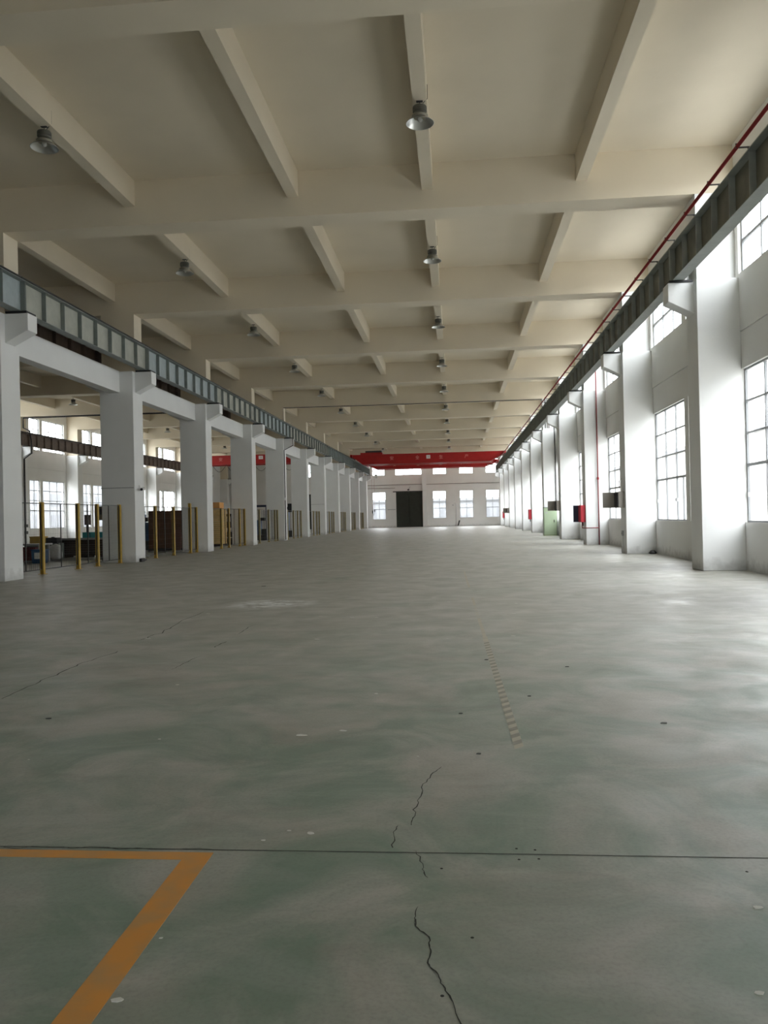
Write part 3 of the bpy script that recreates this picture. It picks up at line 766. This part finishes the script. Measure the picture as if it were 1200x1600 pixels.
for a in ((-.28, .28, -.17, -.15, 0, .28), (-.28, .28, .15, .17, 0, .28), (-.28, -.26, -.17, .17, 0, .28), (.26, .28, -.17, .17, 0, .28), (-.3, .3, -.19, -.15, .25, .28)): box(*a).obj('side', M_YEL, t)
t = thing('black_case', 'black box on the low cupboard right of the yellow crate', 'box', (-15.72, 30.1, .62))
box(-.22, .22, -.15, .15, 0, .22).obj('case', M_BLACK, t, bevel=.01); box(-.06, .06, -.02, .02, .22, .25).obj('handle', M_DARK, t)
t = thing('yellow_can', 'small yellow can on the grey workbench', 'can', (-14.95, 27.8, .68))
MB().lathe([(.08, 0), (.09, .02), (.09, .14), (.05, .18), (.02, .2)], n=16).obj('can_body', M_YEL, t, smooth=True)
MB().lathe([(.025, .2), (.025, .24)], n=10).obj('cap', M_DARK, t)
def blob(name, m, cx, cy, z0, rx, ry, h, label, cat):
    bpy_m = MB(); n = 20; rows = 9; i0 = 0
    for j in range(rows + 1):
        tz = j / rows; rr = (1 - (2 * tz - 1) ** 4) ** .5 * .95 + .05
        for q in range(n):
            a = 2 * math.pi * q / n; ww = 1 + .07 * math.sin(3 * a + 5 * tz) + .04 * math.sin(7 * a - 9 * tz)
            cs, sn = math.cos(a), math.sin(a); sq = (abs(cs) ** 4 + abs(sn) ** 4) ** -.25
            bpy_m.v.append((rx * rr * ww * cs * sq * .95, ry * rr * ww * sn * sq * .95, h * tz))
    for j in range(rows):
        for q in range(n):
            q2 = (q + 1) % n; bpy_m.f.append((j * n + q, j * n + q2, (j + 1) * n + q2, (j + 1) * n + q))
    bpy_m.f.append(tuple(range(n - 1, -1, -1))); bpy_m.f.append(tuple(rows * n + q for q in range(n)))
    return tag(bpy_m.obj(name, m, smooth=True, loc=(cx, cy, z0)), label, cat)
blob('white_sack', M_SACK, -15.15, 29.2, 0, .24, .16, .62, 'bulging white woven sack standing left of the timber stack', 'sack')
t = thing('trestle_table', 'dark low table behind the timber stack', 'table', (-15, 33.2, 0))
bx(t, 'table_top', M_WOODD, -16.3, -13.6, 32.8, 33.6, .68, .73)
for x in (-16.2, -13.7):
    for y in (32.86, 33.54): bx(t, 'leg', M_DARK, x - .03, x + .03, y - .03, y + .03, 0, .68)
for i, xx in enumerate((-15.75, -15.38, -15.0, -14.55)):
    t = thing('teal_crate', 'teal plastic crate on the dark low table, %s from the left' % ORD[i], 'crate', (xx, 33.1, .73), 'teal crates on the dark table')
    box(-.16, .16, -.12, .12, 0, .02).obj('base', M_TEAL, t)
    for a in ((-.16, .16, -.12, -.105), (-.16, .16, .105, .12), (-.16, -.145, -.105, .105), (.145, .16, -.105, .105)): box(*a, .02, .26).obj('side', M_TEAL, t)
t = thing('control_panel', 'brown control panel on a pole behind the teal crates', 'control panel', (-15.5, 34.2, 0))
bx(t, 'panel_box', mat('olive_brown_paint', (.10, .09, .055), .5), -15.85, -15.2, 34.05, 34.3, 1.5, 2.12, .01)
bx(t, 'pole', M_GREY, -15.55, -15.49, 34.15, 34.21, 0, 1.5); bx(t, 'base', M_GREY, -15.75, -15.3, 34.0, 34.36, 0, .03)
bx(t, 'screen', M_BLACK, -15.7, -15.35, 34.03, 34.05, 1.75, 2.02)
t = thing('scale_head', 'small brown machine head on a stand behind the fence', 'machine', (-16.1, 33.9, 0))
bx(t, 'stand', M_DARK, -16.15, -16.08, 33.85, 33.95, 0, 1.35); bx(t, 'head', M_BROWN, -16.22, -15.98, 33.8, 34.0, 1.3, 1.75, .02); bx(t, 'base', M_DARK, -16.3, -15.9, 33.7, 34.1, 0, .04)
# brown wooden crate
t = thing('brown_crate', 'tall brown wooden crate behind the second fence', 'crate', (-13.4, 36.3, 0))
bx(t, 'pallet', M_WOODD, -14.2, -12.6, 36, 37, 0, .14)
for i in range(6):
    a = -14.18 + i * .265; bx(t, 'board', M_PLY, a, a + .258, 36, 36.02, .14, 1.88)
bx(t, 'case', M_PLY, -14.18, -12.62, 36.02, 36.98, .14, 1.87)
for z in (.3, 1.0, 1.7): bx(t, 'batten', M_PLY, -14.18, -12.6, 35.975, 36, z, z + .07)
t = thing('brown_board', 'loose reddish board leaning on the right of the brown crate', 'board', (-12.75, 35.7, 0))
MB().prism([(0, 0), (.03, 0), (.25, 1.0), (.22, 1.0)], 'x', -.18, .18).obj('panel', mat('reddish_board', (.16, .07, .05), .6), t)
box(-.18, .18, -.01, .03, 0, .04).obj('edge_strip', M_WOODD, t)
def machine(name, label, x, y, parts):
    t = thing(name, label, 'machine', (x, y, 0))
    for n, m, a in parts: box(*a).obj(n, m, t, bevel=.012)
    return t
t = machine('blue_press', 'dark blue machine behind the brown crate', -15.4, 38.4, [('base', M_DARK, (-.5, .5, -.4, .4, 0, .45)), ('column_body', M_BLUEM, (-.45, .45, -.3, .35, .45, 1.35)), ('head', M_BLACK, (-.1, .42, -.5, .2, 1.4, 1.6)), ('arm', M_BLUEM, (-.3, .1, -.2, .2, 1.35, 1.75))])
# pallets of yellow boards
t = thing('pine_stack', 'tall stack of yellow pine boards behind the third fence', 'stack', (-12.75, 41.5, 0))
bx(t, 'pallet', M_WOODD, -13.35, -12.2, 41, 42.1, 0, .14)
for i in range(17): 
    a = random.uniform(-.012, .012); bx(t, 'board', M_PINE, -13.3 + a, -12.24 + a, 41.03, 42.07, .14 + i * .11, .242 + i * .11)
t = thing('orange_carton', 'orange brown carton on top of the yellow board stack', 'carton', (-12.75, 41.5, 2.01))
box(-.42, .42, -.4, .4, 0, .32).obj('carton', M_ORANGE, t, bevel=.008); box(-.03, .03, -.403, .4, .32, .323).obj('tape', M_PINE, t)
t = machine('milling_machine', 'dark machine with pale column and table right of the yellow boards', -12.95, 44.6, [
    ('base', M_DARK, (-.45, .5, -.5, .5, 0, .3)), ('column_body', M_WHITE, (-.42, -.25, -.1, .35, .3, 1.9)), ('bed', M_GREY, (-.4, .55, -.45, .2, .72, .82)),
    ('knee', M_DARK, (-.3, .4, -.3, .3, .3, .72)), ('motor', M_DARK, (-.15, .3, -.2, .3, .95, 1.75)), ('head', M_GREY, (0, .25, -.35, -.1, 1.3, 1.6)), ('shelf', M_GREY, (-.4, .6, -.5, .3, .36, .42))])
t = machine('bench_drill', 'dark bench drill on a stand behind the third fence', -13.6, 43.2, [('stand', M_DARK, (-.3, .3, -.3, .3, 0, .8)), ('post', M_STEEL, (-.04, .04, .05, .13, .8, 1.7)), ('head', M_BLACK, (-.12, .12, -.25, .2, 1.45, 1.75))])
# blue frame
t = thing('gantry_stand', 'dark blue steel frame with a machine under it behind the fourth fence', 'frame', (-12.8, 52, 0))
for x in (-.5, .32): box(x, x + .08, -.04, .04, 0, 2.28).obj('upright', M_NAVY, t)
box(-.6, .42, -.05, .05, 2.2, 2.34).obj('top_bar', M_NAVY, t)
t = machine('blue_drill', 'dark blue drilling machine under the steel frame', -12.95, 52.4, [('base', M_DARK, (-.3, .4, -.2, .4, 0, .35)), ('body', M_BLUEM, (-.25, .05, -.1, .3, .35, 1.35)), ('arm', M_BLACK, (-.1, .3, -.1, .2, 1.3, 1.5)), ('worktable', M_DARK, (.1, .4, -.15, .3, .35, .75))])
t = machine('dark_lathe', 'dark machine with raised arm behind the fifth fence', -12.75, 60.2, [('base', M_DARK, (-.5, .5, -.4, .4, 0, .5)), ('body', M_BLUEM, (-.4, .1, -.2, .3, .5, 1.9)), ('arm', M_BLACK, (-.3, .45, -.15, .15, 2.1, 2.3)), ('head', M_BLACK, (.05, .35, -.2, .2, 1.9, 2.55))])
t = machine('green_machine', 'dark machine glimpsed behind the seventh fence', -12.9, 76, [('base', M_DARK, (-.5, .5, -.4, .4, 0, 1.0)), ('body', M_DARK, (-.4, .3, -.3, .3, 1, 1.9))])
for i, (x0, x1, y) in enumerate(((-13.9, -12.2, 35.2), (-13.4, -11.9, 29.9), (-15.4, -13.1, 29.6), (-15.2, -12.6, 28.6))):
    tag(MB().tube([(x0, y, .03), (x1, y + .25, .03)], .03, 8).obj('steel_bar', M_STEEL), ['steel bar lying at the foot of the brown crate', 'short steel bar lying on the floor by the second visible middle column', 'long steel bar lying in front of the timber stack', 'long steel bar lying in front of the white sack'][i], 'bar')
for i, (x, y, s) in enumerate(((-13.0, 29.0, .3), (-12.4, 27.7, .22), (-13.6, 38.9, .25))):
    o = blob('debris_heap', M_DARK, x, y, 0, s, s * .8, .09, ['dark heap of scrap in front of the timber stack', 'dark scrap at the foot of the second visible middle column', 'dark scrap before the yellow board stack'][i], 'debris')

# ------------------------------------------------------------------ flakes on the floor
FLAB = {(588, 1084): 'pale flake alone in the middle of the floor', (470, 1149): 'long pale flake, left one of a pair on the mid floor', (535, 1142): 'pale flake, right one of a pair on the mid floor',
  (1183, 1418): 'pale flake near the right edge, just below the floor joint', (1187, 1552): 'pale flake close to the bottom right corner of the floor', (412, 1313): 'left of three pale flakes just above the floor joint',
  (452, 1298): 'middle of three pale flakes just above the floor joint', (485, 1302): 'right of three pale flakes just above the floor joint', (252, 1466): 'tiny pale flake right of the orange line',
  (183, 1563): 'pale flake beside the lower end of the orange line', (653, 1182): 'tiny pale flake beside the upper end of the long crack'}
fl = [(588, 1084, .05), (470, 1149, .10), (535, 1142, .07), (1183, 1418, .05), (1187, 1552, .04), (412, 1313, .03), (452, 1298, .03), (485, 1302, .05), (252, 1466, .02), (183, 1563, .05),
      (700, 941, .09), (806, 943, .08), (803, 959, .09), (838, 939, .08), (802, 994, .07), (699, 998, .05), (755, 905, .1), (914, 908, .1), (652, 895, .1), (655, 907, .1), (550, 965, .1), (495, 999, .1), (501, 963, .08), (588, 965, .08), (325, 959, .1), (232, 998, .1), (653, 1182, .02), (249, 1155, .03), (277, 1070, .04), (45, 1187, .02)]
for (u, v, s) in fl:
    px, py = pix(u, v); m = MB(); n = 7
    a0 = random.uniform(0, 6)
    top = [(px + s * .5 * random.uniform(.6, 1.2) * math.cos(a0 + 2 * math.pi * q / n), py + s * .32 * random.uniform(.6, 1.2) * math.sin(a0 + 2 * math.pi * q / n)) for q in range(n)]
    top = [(px + (a_ - px) * .75, py + (b_ - py) * .75) for a_, b_ in top]; m.prism(top, 'z', 0, .002 + s * .015)
    tag(m.obj('paint_flake', M_RUBBLE), FLAB.get((u, v), 'small pale paint flake lying on the distant grey floor'), 'flake', 'pale paint flakes on the floor')
for (u, v, s) in ((874, 1130, .05), (720, 1115, .03), (748, 1178, .03), (760, 1031, .04), (827, 1088, .03), (412, 916, .1), (76, 1123, .04), (886, 1042, .04)):
    px, py = pix(u + (163 if u == 874 else 0), v); m = MB(); s *= .45
    m.prism([(px - s, py - s * .4), (px + s * .8, py - s * .5), (px + s, py + s * .3), (px - s * .3, py + s * .6)], 'z', 0, .005)
    tag(m.obj('dark_chip', M_DARK), {874: 'largest dark chip, well right of the near end of the hatched strip', 720: 'dark chip left of the hatched strip, upper of two', 748: 'dark chip left of the near end of the hatched strip', 760: 'dark chip beside the far part of the hatched strip',
        827: 'dark chip just right of the hatched strip', 412: 'dark chip near the pale scraped patch', 76: 'dark chip on the left part of the floor', 886: 'dark chip right of the hatched strip, the farthest one'}[u], 'chip', 'dark chips on the floor')

# ------------------------------------------------------------------ outside
def building(name, label, x0, x1, y0, y1, h, face, nwin, floors):
    t = thing(name, label, 'building', ((x0 + x1) / 2, (y0 + y1) / 2, -.25)); ox, oy, oz = t.location
    box(x0 - ox, x1 - ox, y0 - oy, y1 - oy, 0, h).obj('facade', M_OUTW if face != 'n' else M_OUTB, t)
    box(x0 - .5 - ox, x1 + .5 - ox, y0 - .5 - oy, y1 + .5 - oy, h, h + .5).obj('roof_slab', M_OUTW, t)
    for f in range(floors):
        for i in range(nwin):
            z = 1.2 + f * 3.4
            if face == 'y':
                a = x0 + (i + .2) * (x1 - x0) / nwin; b = a + .6 * (x1 - x0) / nwin
                box(a - ox, b - ox, y0 - .05 - oy, y0 - oy, z, z + 1.9).obj('window', M_OUTD, t)
            else:
                a = y0 + (i + .2) * (y1 - y0) / nwin; b = a + .6 * (y1 - y0) / nwin
                box(x1 - ox, x1 + .05 - ox, a - oy, b - oy, z, z + 1.9).obj('window', M_OUTD, t)
building('outdoor_building', 'pale low building outside the far wall windows', -30, 30, 160, 175, 4.6, 'y', 16, 1)
building('outdoor_building', 'added long white block outside the right hand windows, cutting low sky light', 25, 35, -30, 130, 8.0, 'n', 0, 0)  # unseen block added to keep low sky light off the column faces
building('outdoor_building', 'pale building outside the far left windows', -80, -65, 20, 150, 9.0, 'x', 24, 2)
